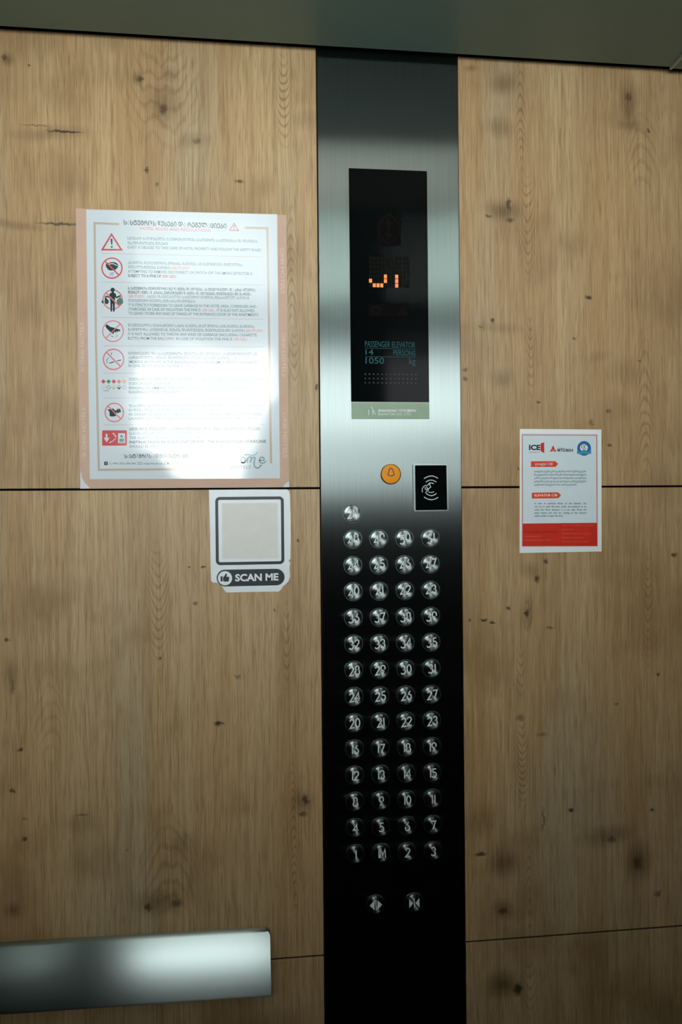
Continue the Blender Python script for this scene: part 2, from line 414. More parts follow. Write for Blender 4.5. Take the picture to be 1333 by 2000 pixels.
REVEAL = plain('grey_reveal_lining', (0.16, 0.17, 0.165, 1), 0.7)
rear_wall()
pane_m = film_material('window_glass', 1.45, 0.0)
for i, (a, b, c, d) in enumerate(ADDED_WIN):
    fr = bmesh.new(); t_ = 0.012
    for x0, x1, z0, z1 in ((a, b, c, c + t_), (a, b, d - t_, d), (a, a + t_, c + t_, d - t_), (b - t_, b, c + t_, d - t_)):
        r = bmesh.ops.create_cube(fr, size=1.0)['verts']
        for v in r: v.co = Vector(((x0 + x1) / 2 + v.co.x * (x1 - x0), YR - TW + .03 + v.co.y * .044, (z0 + z1) / 2 + v.co.z * (z1 - z0)))
    me = bpy.data.meshes.new('window_frame'); fr.to_mesh(me); fr.free()
    w_ = structure(link('window_%d' % (i + 1), me, None, [DARK_WALL]))
    box('added_lining', REVEAL, w_, x0=a, x1=b, y0=YR - TW + .055, y1=YR - .002, z0=d - .006, z1=d - .0005)  # added soffit lining, its grey set by how much light it bounces
    box('pane', pane_m, w_, x0=a + t_, x1=b - t_, y0=YR - TW + .028, y1=YR - TW + .032, z0=c + t_, z1=d - t_)
    if SKY_PORTALS:
        ld = bpy.data.lights.new('sky_portal', 'AREA'); ld.shape = 'RECTANGLE'; ld.size = b - a; ld.size_y = d - c
        ld.cycles.is_portal = True
        lo = bpy.data.objects.new('sky_portal', ld); COL.objects.link(lo)
        lo.location = ((a + b) / 2, YR - TW - .02, (c + d) / 2); lo.rotation_euler = (math.radians(90), 0, 0)

structure(box('light_block_canopy', REVEAL, x0=-1.1, x1=1.1, y0=YR - TW - .52, y1=YR - TW - .03, z0=CEIL - .015, z1=CEIL + .03))   # unseen canopy added to block daylight from the lower wall

# wood panels: two columns either side of the control strip, three tiers
xl_edge = W(626.7, 905)[0] - 0.0018; xr_edge = W(901.5, 1000)[0] + 0.0012
z_top = W(469, 84)[1]; z_mid = W(666, 953.2)[1]; z_lowL = W(582, 1870.5)[1]; z_lowR = W(1120, 1825)[1]
GAP = 0.0032
for x0, x1, zl in ((XL + .002, xl_edge, z_lowL), (xr_edge, XR - .002, z_lowR)):
    for z0, z1 in ((z_mid + GAP / 2, z_top), (zl + GAP / 2, z_mid - GAP / 2), (FLOOR + .06, zl - GAP / 2)):
        p = box('wood_panel', wood_material(x0, x1, z0, z1), wall, bevel=0.0006, x0=x0, x1=x1, y0=0.0, y1=.0045, z0=z0, z1=z1)

# ceiling: two satin panels held off the wall by a shadow gap
xt = W(1311, 131, 0.02)[0]
ceil = structure(box('ceiling', BLACK_GAP, x0=XL - .05, x1=XR + .05, y0=YR - TW, y1=.06, z0=CEIL + .10, z1=CEIL + .15))
lx0, lx1, ly0, ly1 = -0.32, 0.52, -0.66, -0.28
CEIL_BOUNCE = plain('ceiling_satin_steel', (0.50, 0.55, 0.51, 1), 0.30, 1.0, grain=0.03, scale=8.0)  # unseen rear panel made mirror-like to bounce window light onto the steel strip
def ceiling_piece(x0, x1, y0, y1, z, m=CEIL_M):
    box('ceiling_panel', m, ceil, bevel=0.0008, x0=x0, x1=x1, y0=y0, y1=y1, z0=z, z1=z + .02)
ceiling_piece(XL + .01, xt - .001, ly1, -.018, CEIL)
ceiling_piece(XL + .01, xt - .001, YR + .01, ly0, CEIL, CEIL_BOUNCE)
ceiling_piece(XL + .01, lx0, ly0, ly1, CEIL)
ceiling_piece(lx1, xt - .001, ly0, ly1, CEIL)
ceiling_piece(xt + .003, XR - .01, YR + .01, -.018, CEIL - .0025)
structure(box('trim_1', GREY_TRIM, bevel=0.0004, x0=xt - .0010, x1=xt + .0030, y0=YR + .01, y1=-.0175, z0=CEIL - .0040, z1=CEIL + .01))

# ------------------------------------------------------------------ ceiling light
def ceiling_light():
    r = empty('ceiling_light', ((lx0 + lx1) / 2, (ly0 + ly1) / 2, CEIL), 'square white diffuser light set into the cab ceiling', 'light')
    bm = bmesh.new()
    for x0, x1, y0, y1 in ((lx0, lx1, ly0, ly0 + .015), (lx0, lx1, ly1 - .015, ly1), (lx0, lx0 + .015, ly0 + .015, ly1 - .015), (lx1 - .015, lx1, ly0 + .015, ly1 - .015)):
        for v in bmesh.ops.create_cube(bm, size=1.0)['verts']:
            v.co = Vector(((x0 + x1) / 2 + v.co.x * (x1 - x0), (y0 + y1) / 2 + v.co.y * (y1 - y0), CEIL + .012 + v.co.z * .03))
    me = bpy.data.meshes.new('frame'); bm.to_mesh(me); bm.free(); keep(link('frame', me, None, [GREY_TRIM]), r)
    dm = plain('lamp_diffuser', (0.8, 0.8, 0.78, 1), 0.4, emit=(1.0, 0.97, 0.88, 1), estr=LAMP)
    box('diffuser', dm, r, x0=lx0 + .0155, x1=lx1 - .0155, y0=ly0 + .0155, y1=ly1 - .0155, z0=CEIL + .008, z1=CEIL + .014)
ceiling_light()

# ------------------------------------------------------------------ control panel
FACE = 0.0025                                 # the strip stands this far in front of the wood
panel = empty('elevator_control_panel', ((xl_edge + xr_edge) / 2, 0, 0.62), 'tall brushed steel elevator control panel with numbered round buttons and black display', 'control panel')
box('faceplate', STEEL_V, panel, bevel=0.0008, x0=xl_edge + .0018, x1=xr_edge - .0012, y0=-FACE, y1=.0038, z0=.62, z1=CEIL + .06)

# stroke digits, unit height
def arc(cx, cy, rx, ry, a0, a1, n=16):
    return [(cx + rx * math.cos(math.radians(a0 + (a1 - a0) * i / n)), cy + ry * math.sin(math.radians(a0 + (a1 - a0) * i / n))) for i in range(n + 1)]
GLYPH = {
    '0': [arc(.28, .5, .24, .5, 0, 360, 24)], '1': [[(.12, 0), (.12, 1)]],
    '2': [arc(.27, .74, .24, .26, 170, -30, 14) + [(.03, 0), (.54, 0)]],
    '3': [arc(.24, .76, .22, .24, 160, -80, 12) + arc(.23, .27, .26, .27, 80, -160, 14)],
    '4': [[(.42, 0), (.42, 1), (.0, .30), (.58, .30)]],
    '5': [[(.50, 1), (.14, 1), (.09, .56)] + arc(.23, .31, .28, .31, 115, -150, 16)],
    '6': [[(.40, 1), (.07, .46)] + arc(.27, .30, .25, .30, 150, 510, 24)],
    '7': [[(.02, 1), (.54, 1), (.18, 0)]],
    '8': [arc(.28, .76, .21, .24, 0, 360, 20), arc(.28, .27, .27, .27, 0, 360, 22)],
    '9': [[(.14, 0), (.47, .54)] + arc(.27, .70, .25, .30, -30, 330, 24)],
    'M': [[(.0, 0), (.04, 1), (.30, .35), (.56, 1), (.60, 0)]],
}
ADV = {'1': .30, 'M': .76}
def ribbon_solid(polys, w, y0, y1):
    """raised strokes: y0 is the front"""
    v, f = [], []
    for pts in polys:
        closed = len(pts) > 3 and abs(pts[0][0] - pts[-1][0]) + abs(pts[0][1] - pts[-1][1]) < 1e-7
        if closed: pts = pts[:-1]
        L, R = offset_ribbon(pts, w, closed); n = len(pts); b = len(v)
        v += [(x, y0, z) for x, z in L] + [(x, y0, z) for x, z in R] + [(x, y1, z) for x, z in L] + [(x, y1, z) for x, z in R]
        for i in range(n if closed else n - 1):
            j = (i + 1) % n
            f += [(b + i, b + n + i, b + n + j, b + j), (b + i, b + j, b + 2 * n + j, b + 2 * n + i), (b + n + i, b + 3 * n + i, b + 3 * n + j, b + n + j)]
        if not closed:
            for i in (0, n - 1): f.append((b + i, b + 2 * n + i, b + 3 * n + i, b + n + i))
    return v, f
CAP_Y = -0.0034
def numeral_mesh(s):
    hgt = 0.0128; sc = hgt
    adv = [ADV.get(c, .68) for c in s]; tot = sum(adv) - 0.10
    squeeze = min(1.0, 1.26 / max(tot, .01)); x = -tot / 2 * squeeze
    rot = math.radians(7 if len(s) == 2 and s[0] in '2345' else 0); drop = 0.10 if len(s) == 2 and s[0] in '45' else 0.0
    polys = []
    for i, c in enumerate(s):
        for pl in GLYPH[c]:
            q = []
            for a, b in pl:
                u, w_ = (x + a * squeeze) * sc, (b - .5 + (-drop if i == 0 else drop) ) * sc
                q.append((u * math.cos(rot) - w_ * math.sin(rot) * .3 + .0008, u * math.sin(rot) + w_))
            polys.append(q)
        x += adv[i] * squeeze
    v, f = ribbon_solid(polys, 0.0018, CAP_Y - .0006, CAP_Y + .0002)
    me = mesh_from('numeral', v, f); me.materials.append(NUM); return me
BRAILLE = {'1': '1', '2': '12', '3': '14', '4': '145', '5': '15', '6': '124', '7': '1245', '8': '125', '9': '24', '0': '245', 'M': '134'}
def braille_mesh(s):
    v, f = [], []
    cells = [BRAILLE[c] for c in s]
    for k, c in enumerate(cells):
        for d in c:
            d = int(d) - 1; cx = -.0035 + k * .0036 + (d // 3) * .0014; cz = -.0076 - (d % 3) * .0011
            b = len(v); r = .00050
            v.append((cx, CAP_Y - .0006, cz))
            for i in range(6): v.append((cx + r * math.cos(i * 1.0472), CAP_Y + .0001, cz + r * math.sin(i * 1.0472)))
            f += [(b, b + 1 + i, b + 1 + (i + 1) % 6) for i in range(6)]
    me = mesh_from('braille', v, f, True); me.materials.append(STEEL_R); return me
cap_me = lathe('button_cap', [(.0000005, -.0034), (.004, -.0034), (.0085, -.0034), (.0118, -.00335), (.0124, -.0031), (.0127, -.0026), (.0128, 0.0)], 40)
cap_me.materials.append(STEEL_R)
ring_me = lathe('ring', [(.0133, 0.0), (.0133, -.0014), (.0136, -.0019), (.0141, -.0019), (.0145, -.0014), (.0146, 0.0)], 40)
ring_me.materials.append(STEEL_D)
well_me = lathe('well', [(.0000005, -.0003), (.0134, -.0003), (.0134, 0.0)], 32); well_me.materials.append(BLACK_GAP)
def button(name, px, py, make, label=None, cap=None):
    x, z = W(px, py, FACE + .002)
    b = link(name, cap or cap_me, None, (), (x, -FACE, z)); keep(b, panel)
    if label: b['label'] = label
    for nm, me in (('ring', ring_me), ('well', well_me)): link(nm, me, b)
    for nm, me in make: link(nm, me, b)
    return b
rows = [['1', '1M', '2', '3']] + [[str(4 + 4 * r + c) for c in range(4)] for r in range(12)]
for r, names in enumerate(rows):
    tt = r / 12.0
    for c, s in enumerate(names):
        px = (694.5 + c * 50.7) * (1 - tt) + (689.7 + c * 50.5) * tt
        py = (1668.5 - c * 2.1) * (1 - tt) + (1053.5 - c * 0.8) * tt
        button('floor_button', px, py, [('numeral', numeral_mesh(s)), ('braille', braille_mesh(s))])
button('floor_button', 688.3, 1003, [('numeral', numeral_mesh('2M')), ('braille', braille_mesh('2M'))])

def raised(polys_fill, strokes, w, mat, name='symbol'):
    v, f = [], []
    for pts in polys_fill:
        b = len(v); n = len(pts)
        v += [(x, CAP_Y - .00035, z) for x, z in pts] + [(x, CAP_Y + .0002, z) for x, z in pts]
        f += [tuple(b + q for q in t_) for t_ in tessellate_polygon([[Vector((p[0], p[1], 0)) for p in pts]])]
        f += [(b + i, b + (i + 1) % n, b + n + (i + 1) % n, b + n + i) for i in range(n)]
    v2, f2 = ribbon_solid(strokes, w, CAP_Y - .00035, CAP_Y + .0002); b = len(v)
    v += v2; f += [tuple(b + q for q in t_) for t_ in f2]
    me = mesh_from(name, v, f); me.materials.append(mat); return me
u = 0.000775
open_me = raised([[(-12.5 * u, 0), (-3.0 * u, 9.5 * u), (-3.0 * u, -9.5 * u)], [(12.5 * u, 0), (3.0 * u, 9.5 * u), (3.0 * u, -9.5 * u)]], [[(0, -9.5 * u), (0, 9.5 * u)]], 1.6 * u, NUM)
close_me = raised([[(-2.0 * u, 0), (-10.5 * u, 9.5 * u), (-10.5 * u, -9.5 * u)], [(2.0 * u, 0), (10.5 * u, 9.5 * u), (10.5 * u, -9.5 * u)]], [[(0, -9.5 * u), (0, 9.5 * u)]], 1.6 * u, NUM)
button('door_button', 734.5, 1767, [('symbol', open_me), ('braille', braille_mesh('11'))], 'door-open button with two triangles pointing apart')
button('door_button', 809.5, 1763, [('symbol', close_me), ('braille', braille_mesh('14'))], 'door-close button with two triangles pointing together')
ORANGE = plain('orange_enamel', rgb(240, 152, 8), 0.45, spec=0.25)
BELL = plain('bell_ink', rgb(70, 14, 4), 0.5)
al_me = lathe('alarm_cap', [(.0000005, -.0036), (.006, -.0036), (.0120, -.0035), (.0140, -.0032), (.0147, -.0024), (.0148, 0.0)], 44); al_me.materials.append(ORANGE)
al_ring = lathe('ring', [(.0150, 0.0), (.0150, -.0016), (.0153, -.0021), (.0157, -.0019), (.0160, 0.0)], 44); al_ring.materials.append(STEEL_P)
bell = [(x * u, z * u) for x, z in [(0, 11.5), (2.6, 10.2), (3.8, 8), (4.2, 5), (5.4, 1.6), (6.4, -0.6), (5.6, -2.2), (2.5, -3.2), (0, -4.2), (-2.5, -3.2), (-5.6, -2.0), (-6.4, -0.4), (-5.2, 2), (-4.2, 5), (-3.8, 8), (-2.6, 10.2), (0, 11.5)]]
bell_me = raised([], [bell], 1.7 * u, BELL)
x, z = W(764, 926, FACE + .002)
ab = keep(link('alarm_button', al_me, None, (), (x, -FACE, z)), panel); ab['label'] = 'orange alarm button with a dark bell outline'
link('ring', al_ring, ab); o = link('bell_symbol', bell_me, ab)

# display unit
DH = FACE + 0.0015
TL, TR, BR_, BL_ = (681.8, 328), (834.6, 334), (839, 785.5), (686.5, 784.5)
disp = slab('display_screen', [W(*p, DH) for p in (TL, TR, BR_, BL_)], -DH, -.001, [BLACK_GLASS], panel, 0.0005)
disp['label'] = 'black glass display with orange dot-matrix floor indicator'
def sub(o, parent):
    """move o (already placed in the world) under a part of the panel"""
    o.location = (0, 0, 0); o.parent = parent; o.location = -(Vector(parent.location) + Vector(parent.parent.location)); return o
def part_of(parent, pr, name, label=None):
    o = link(name, mesh_from(name, pr.v, pr.f, midx=pr.mi), None, pr.mats)
    for p in o.data.polygons:
        if p.normal.y > 0: p.flip()
    if label: o['label'] = label
    return sub(o, parent)
INK_DIM = plain('dim_display_ink', rgb(52, 96, 104), 0.6, spec=0.05)
INK_FAINT = plain('faint_display_ink', rgb(16, 17, 14), 0.6, spec=0.03)
INK_DEEP = plain('deep_display_ink', rgb(8, 8, 7), 0.6, spec=0.03)
CELL_OFF = plain('unlit_cell', rgb(19, 20, 16), 0.6, spec=0.03)
CELL_ON = plain('lit_cell', (0.3, 0.1, 0.03, 1), 0.5, emit=(1.0, 0.21, 0.035, 1), estr=1.05)
hI = DH + .0001
p = Print(hI); p.text('PASSENGER ELEVATOR', (713.2, 677.3), (811.5, 679.6), 11.6, INK_DIM)
p.text('14', (714.4, 692.6), (729.8, 692.9), 10.6, INK_DIM, 0.01).text('PERSONS', (768.8, 694.0), (812, 695.0), 10.4, INK_DIM)
p.text('1050', (714.4, 710.0), (750.8, 710.4), 12, INK_DIM, 0.01).text('kg', (800, 711), (812, 711.2), 12, INK_DIM)
p.line([(714, 679.8), (811.8, 682.2)], 0.8, INK_DIM).line([(714, 696.4), (811.8, 697.6)], 0.8, INK_DIM)
part_of(disp, p, 'capacity_text')
p = Print(hI); p.rect(736.5, 415, 783.5, 479.5, INK_DEEP)
p.line([(760, 417), (779, 436), (779, 458), (760, 477), (741, 458), (741, 436)], 3.0, INK_FAINT, True)
p.poly([(760, 424), (770, 438), (763, 438), (763, 456), (770, 456), (760, 470), (750, 456), (757, 456), (757, 438), (750, 438)], INK_FAINT)
part_of(disp, p, 'direction_arrow')
p = Print(hI); p.rect(720, 594, 799.5, 618.5, INK_DEEP); p.ring(735, 606, 7.5, 4.5, INK_FAINT); p.poly([(788, 596), (798, 616), (776, 616)], INK_FAINT)
part_of(disp, p, 'warning_indicator')
# dot-matrix cells: 11 columns by 7 rows
lit = {(5, 0), (6, 1), (6, 2), (6, 3), (5, 4), (4, 4), (4, 7), (5, 7), (6, 7)}
cw_, ch_ = 6.0 * u * .98, 7.4 * u
def cell_mesh(mat):
    v = [(sx * cw_ / 2, y, sz * ch_ / 2) for y in (-.0004, .0002) for sx, sz in ((-1, -1), (1, -1), (1, 1), (-1, 1))]
    me = mesh_from('cell', v, [(0, 1, 2, 3), (0, 4, 5, 1), (1, 5, 6, 2), (2, 6, 7, 3), (3, 7, 4, 0)]); me.materials.append(mat); return me
on_me, off_me = cell_mesh(CELL_ON), cell_mesh(CELL_OFF)
for r in range(7):
    for c in range(11):
        x, z = W(724.2 + c * 7.3, 504.6 + r * 8.75 + c * 0.12, DH)
        o = link('matrix_cell', on_me if (r, c) in lit else off_me, None, (), None); o.parent = disp
        o.location = (x, -DH, z)
# speaker slots, 3 rows of 13
HOLE = plain('speaker_hole_rim', rgb(62, 62, 60), 0.4, spec=0.5)
sl = lathe('speaker_hole', [(.00055, 0.0), (.00075, -.0005), (.0011, -.0005), (.0012, 0.0)], 10); sl.materials.append(HOLE)
for r in range(3):
    for c in range(13):
        x, z = W(714 + c * 8.22, 730.8 + r * 8.4 + c * 0.06, DH)
        o = link('speaker_hole', sl, None, (), None); o.parent = disp; o.location = (x, -DH, z)
# name plate under the display
PLATE = plain('name_plate_satin', rgb(112, 132, 110), 0.4, 0.35)
PLATE_INK = plain('name_plate_engraving', rgb(220, 232, 222), 0.4)
npl = slab('name_plate', [W(*q, DH) for q in ((687.2, 785.6), (839, 786.6), (839.4, 818), (687.6, 818))], -DH, -.001, [PLATE], panel, 0.0004)
p = Print(hI); p.text('SHANGHAI MITSUBISHI', (739.5, 804.3), (812, 804.3), 4.8, PLATE_INK, 0.02).text('ELEVATOR CO., LTD.', (739.5, 811), (804, 811), 4.4, PLATE_INK)
p.line([(720.6, 810.5), (720.6, 800)], 1.2, PLATE_INK).line([(725.5, 794.5), (734, 810)], 1.0, PLATE_INK).line([(728.6, 801), (728.6, 810)], 1.2, PLATE_INK)
part_of(npl, p, 'name_plate_text')

# ------------------------------------------------------------------ card reader
def rounded(x0, y0, x1, y1, r, n=6):
    out = []
    for cx, cy, a in ((x1 - r, y0 + r, -90), (x1 - r, y1 - r, 0), (x0 + r, y1 - r, 90), (x0 + r, y0 + r, 180)):
        out += [(cx + r * math.cos(math.radians(a + 90 * i / n)), cy + r * math.sin(math.radians(a + 90 * i / n))) for i in range(n + 1)]
    return out
def skew(pts, x0, y0, x1, y1, c):
    """carry a rectangle's points to the four corners c (tl, tr, br, bl)"""
    o = []
    for x, y in pts:
        a = (x - x0) / (x1 - x0); b = (y - y0) / (y1 - y0)
        q = [(1 - a) * (1 - b), a * (1 - b), a * b, (1 - a) * b]
        o.append((sum(q[i] * c[i][0] for i in range(4)), sum(q[i] * c[i][1] for i in range(4))))
    return o
RH = FACE + 0.009
x, z = W(842, 999, RH)
rd = empty('card_reader', (x, -FACE, z), 'small black card reader with silver frame on the steel panel beside the orange button', 'card reader')
cr = ((807.6, 905.6), (875.4, 906.0), (877.3, 998.2), (809.2, 999.2))
slab('housing', [W(*q, RH) for q in skew(rounded(0, 0, 68, 93, 3.5), 0, 0, 68, 93, cr)], -RH, -FACE - .0002, [plain('reader_frame_silver', rgb(150, 162, 158), 0.35, 0.7)], rd, 0.0012)
ci = ((811.2, 908.9), (872.6, 908.7), (874.2, 995.6), (812.4, 996.6))
slab('black_face', [W(*q, RH + .0004) for q in skew(rounded(0, 0, 62, 87, 1.5), 0, 0, 62, 87, ci)], -RH - .0004, -RH + .001, [BLACK_GLASS], rd)
WHITE_INK = plain('white_ink', rgb(214, 224, 222), 0.5, spec=0.3)
p = Print(RH + .0006)
k_ = 19.04
Q = lambda a, b: (810 + a / k_, 905 + b / k_)
def bow(xa, ya, xm, ym, xb, yb, w):
    p.line([((1 - s) ** 2 * xa + 2 * s * (1 - s) * (2 * xm - (xa + xb) / 2) + s * s * xb, (1 - s) ** 2 * ya + 2 * s * (1 - s) * (2 * ym - (ya + yb) / 2) + s * s * yb) for s in [i / 14 for i in range(15)]], w, WHITE_INK)
for a in ((355, 570, 625, 470, 875, 560, 1.6), (425, 700, 620, 622, 815, 700, 1.5), (530, 745, 620, 730, 715, 755, 1.4), (520, 1055, 620, 1085, 730, 1050, 1.4), (430, 1110, 625, 1200, 820, 1115, 1.5), (360, 1250, 625, 1352, 880, 1260, 1.6)):
    bow(*Q(a[0], a[1]), *Q(a[2], a[3]), *Q(a[4], a[5]), a[6])
for st in ([(295, 1080), (290, 960), (325, 880), (390, 825), (440, 815)], [(450, 840), (545, 760), (610, 880), (500, 960), (450, 860)], [(400, 880), (400, 950), (440, 990), (490, 950)], [(530, 960), (500, 1020), (430, 1065), (425, 1105)], [(500, 790), (560, 750), (580, 800)]):
    p.line([Q(*q) for q in st], 1.3, WHITE_INK)
p.build('contactless_symbol', rd, 'white hand with card between radio wave arcs')

# ------------------------------------------------------------------ handrail
def handrail():
    h = 0.072; lean = 0.032                     # the face leans back from its lower edge to its upper edge
    (xa, za), (xb, zb) = W(0, 1846, h - lean), W(527.5, 1815, h - lean)
    (_, zc), (_, zd) = W(0, 1983, h), W(527.5, 1948, h)
    sl_t, sl_b = (zb - za) / (xb - xa), (zd - zc) / (xb - xa)
    slope = (sl_t + sl_b) / 2; H = ((za - zc) + (zb - zd)) / 2; zmid = ((zb + zd) / 2)
    def front(s):                               # integral of a slope that grows from 0 to 40 degrees up the face
        n = 24; acc = 0.0
        for k in range(n):
            a = (k + .5) / n * (s + 1) / 2; acc += math.tan(math.radians(1 + 40 * a)) * (H * (s + 1) / 2 / n)
        return acc
    fs = lean / front(1.0)
    x0, x1 = -1.00, xb
    r = empty('handrail', ((x0 + x1) / 2, 0, zmid - H / 2), 'wide flat brushed steel handrail along the lower left of the wood wall', 'handrail')
    nx = 40; rad_t, rad_b = 0.0075, 0.0022
    ss_ = [-1, -.996, -.985, -.97, -.95] + [-.9 + 1.7 * k / 22 for k in range(23)] + [.84, .87, .90, .925, .945, .962, .976, .987, .995, 1.0]; nv = len(ss_)
    v, f = [], []
    for side in (0, 1):
        for j in range(nv):
            s = ss_[j]; zz = s * H / 2
            dt = H / 2 - zz; db = H / 2 + zz; cut = 0.0
            if dt < rad_t: cut = rad_t - math.sqrt(max(0, rad_t ** 2 - (rad_t - dt) ** 2))
            if db < rad_b: cut = rad_b - math.sqrt(max(0, rad_b ** 2 - (rad_b - db) ** 2))
            edge = 0.002 * max(0.0, (abs(s) - 0.94) / 0.06) ** 2
            for i in range(nx + 1):
                a = i / nx; xx = x0 + (x1 - cut - x0) * a
                y = -h + front(s) * fs + edge if side == 0 else -h + lean + 0.008
                v.append((xx, y, zmid + zz + slope * (xx - xb)))
    n1 = nv * (nx + 1); q = lambda sd, j, i: sd * n1 + j * (nx + 1) + i
    for j in range(nv - 1):
        for i in range(nx):
            f.append((q(0, j, i), q(0, j, i + 1), q(0, j + 1, i + 1), q(0, j + 1, i))); f.append((q(1, j, i), q(1, j + 1, i), q(1, j + 1, i + 1), q(1, j, i + 1)))
        f.append((q(0, j, nx), q(1, j, nx), q(1, j + 1, nx), q(0, j + 1, nx))); f.append((q(0, j, 0), q(0, j + 1, 0), q(1, j + 1, 0), q(1, j, 0)))
    for i in range(nx):
        f.append((q(0, nv - 1, i), q(0, nv - 1, i + 1), q(1, nv - 1, i + 1), q(1, nv - 1, i))); f.append((q(0, 0, i), q(1, 0, i), q(1, 0, i + 1), q(0, 0, i + 1)))
    me = mesh_from('bar', v, f, True); me.set_sharp_from_angle(angle=math.radians(50))
    keep(link('bar', me, None, [STEEL_H]), r)
    for xx in (-0.12, -0.72):
        bm = bmesh.new(); bmesh.ops.create_cone(bm, segments=20, radius1=.012, radius2=.012, depth=h - lean - .0075, cap_ends=True)
        bmesh.ops.rotate(bm, verts=bm.verts, matrix=Matrix.Rotation(math.pi / 2, 3, 'X'))
        bmesh.ops.translate(bm, verts=bm.verts, vec=(xx, -(h - lean - .0075) / 2, zmid + slope * (xx - xb)))
        me = bpy.data.meshes.new('bracket'); bm.to_mesh(me); bm.free(); keep(link('bracket', me, None, [STEEL_P]), r)
handrail()

# ------------------------------------------------------------------ hotel rules poster
TAUPE = plain('taupe_card', rgb(212, 180, 158), 0.65, spec=0.2, grain=0.03)
PAPER = laminated('white_paper', rgb(222, 233, 238))
BARS = laminated('taupe_ink', rgb(205, 188, 168))
RULE = laminated('pale_rule_ink', rgb(210, 203, 194))
SLATE = laminated('slate_ink', rgb(44, 76, 80))
DKGREEN = laminated('dark_green_ink', rgb(22, 56, 54))
GREYT = laminated('grey_text_ink', rgb(84, 112, 118))
RED = laminated('red_ink', rgb(218, 84, 84))
PINK = laminated('pink_ink', rgb(228, 128, 132))
GREEN = laminated('green_ink', rgb(30, 160, 100))
SAGE = laminated('sage_ink', rgb(86, 128, 110))
BLUE = laminated('blue_ink', rgb(60, 110, 180))
SAND = laminated('sand_ink', rgb(226, 190, 130))
BORDERTXT = plain('pale_border_lettering', rgb(226, 208, 190), 0.6, spec=0.2)
LOGO = laminated('grey_green_logo_ink', rgb(128, 162, 166))
H1, H2, H3 = 0.0012, 0.0018, 0.0019
x, z = W(361, 954, 0)
po = empty('rules_poster', (x, 0, z), 'white hotel rules poster with red pictograms and taupe border on the left wood panel', 'poster')
slab('border_card', [W(*q, H1) for q in ((148, 407.0), (169, 408.0), (559.8, 420), (565.2, 951.6), (156.8, 954.6))], -H1, -.0001, [TAUPE], po)
WS = ((168.4, 409.3), (541.6, 418.6), (547.2, 934.6), (175.6, 936.2))
slab('paper_sheet', [W(*q, H2) for q in WS], -H2, -H1 - .00002, [PAPER], po)
p = Print(H1 + .0001); p.poly([(156.8, 918), (160.5, 934), (167, 944), (175.6, 953.4), (157.2, 954.2)], PAPER).poly([(553.8, 949), (560, 942.5), (564.9, 940), (565.1, 951.2), (555, 951.6)], PAPER)
p.build('torn_corner', po, 'white torn corners of the border card')
def slope(y): return 0.022 * (785 - y) / 290.0
p = Print(H3)
p.line([(233, 437.8), (184.8, 435.6), (187.5, 660), (193.2, 917.6), (430, 916.0)], 4.3, BARS)
p.line([(478.5, 444.6), (522.6, 445.6), (526, 660), (529.8, 905)], 4.3, BARS)
p.build('printed_frame', po)
for xa, ya, xb_, yb in ((198, 495, 512, 501.8), (199, 550.6, 514, 556.6), (200, 619.6, 515, 623.8), (200.5, 675.4, 515.5, 677.4), (201.5, 728.7, 516.5, 730.4), (202.5, 777.4, 517, 777.6), (202.8, 829.8, 518, 829.2)):
    p = Print(H3); p.line([(xa, ya), (xb_, yb)], 1.2, RULE); p.build('row_rule', po)
def ln(pr, s, x0, y, x1, cap=5.6, m=None, bold=0.0):
    a = (x0, y + slope(y) * (x0 - 250)); b = (x1, y + slope(y) * (x1 - 250)); pr.text(s, a, b, cap, m or GREYT, bold)
p = Print(H3)
p.text('ᲡᲐᲡᲢᲣᲛᲠᲝᲡ ᲬᲔᲡᲔᲑᲘ ᲓᲐ ᲠᲔᲒᲣᲚᲐᲪᲘᲔᲑᲘ', (242, 438.6), (442.5, 446.2), 9.0, SLATE, 0.018)
p.text('HOTEL RULES AND REGULATIONS', (274, 448.6), (412, 453.0), 5.8, PINK, 0.008)
p.build('poster_title', po)
up_ = lambda s: ''.join(chr(ord(c) - 0x10D0 + 0x1C90) if 0x10D0 <= ord(c) <= 0x10FA else c for c in s)
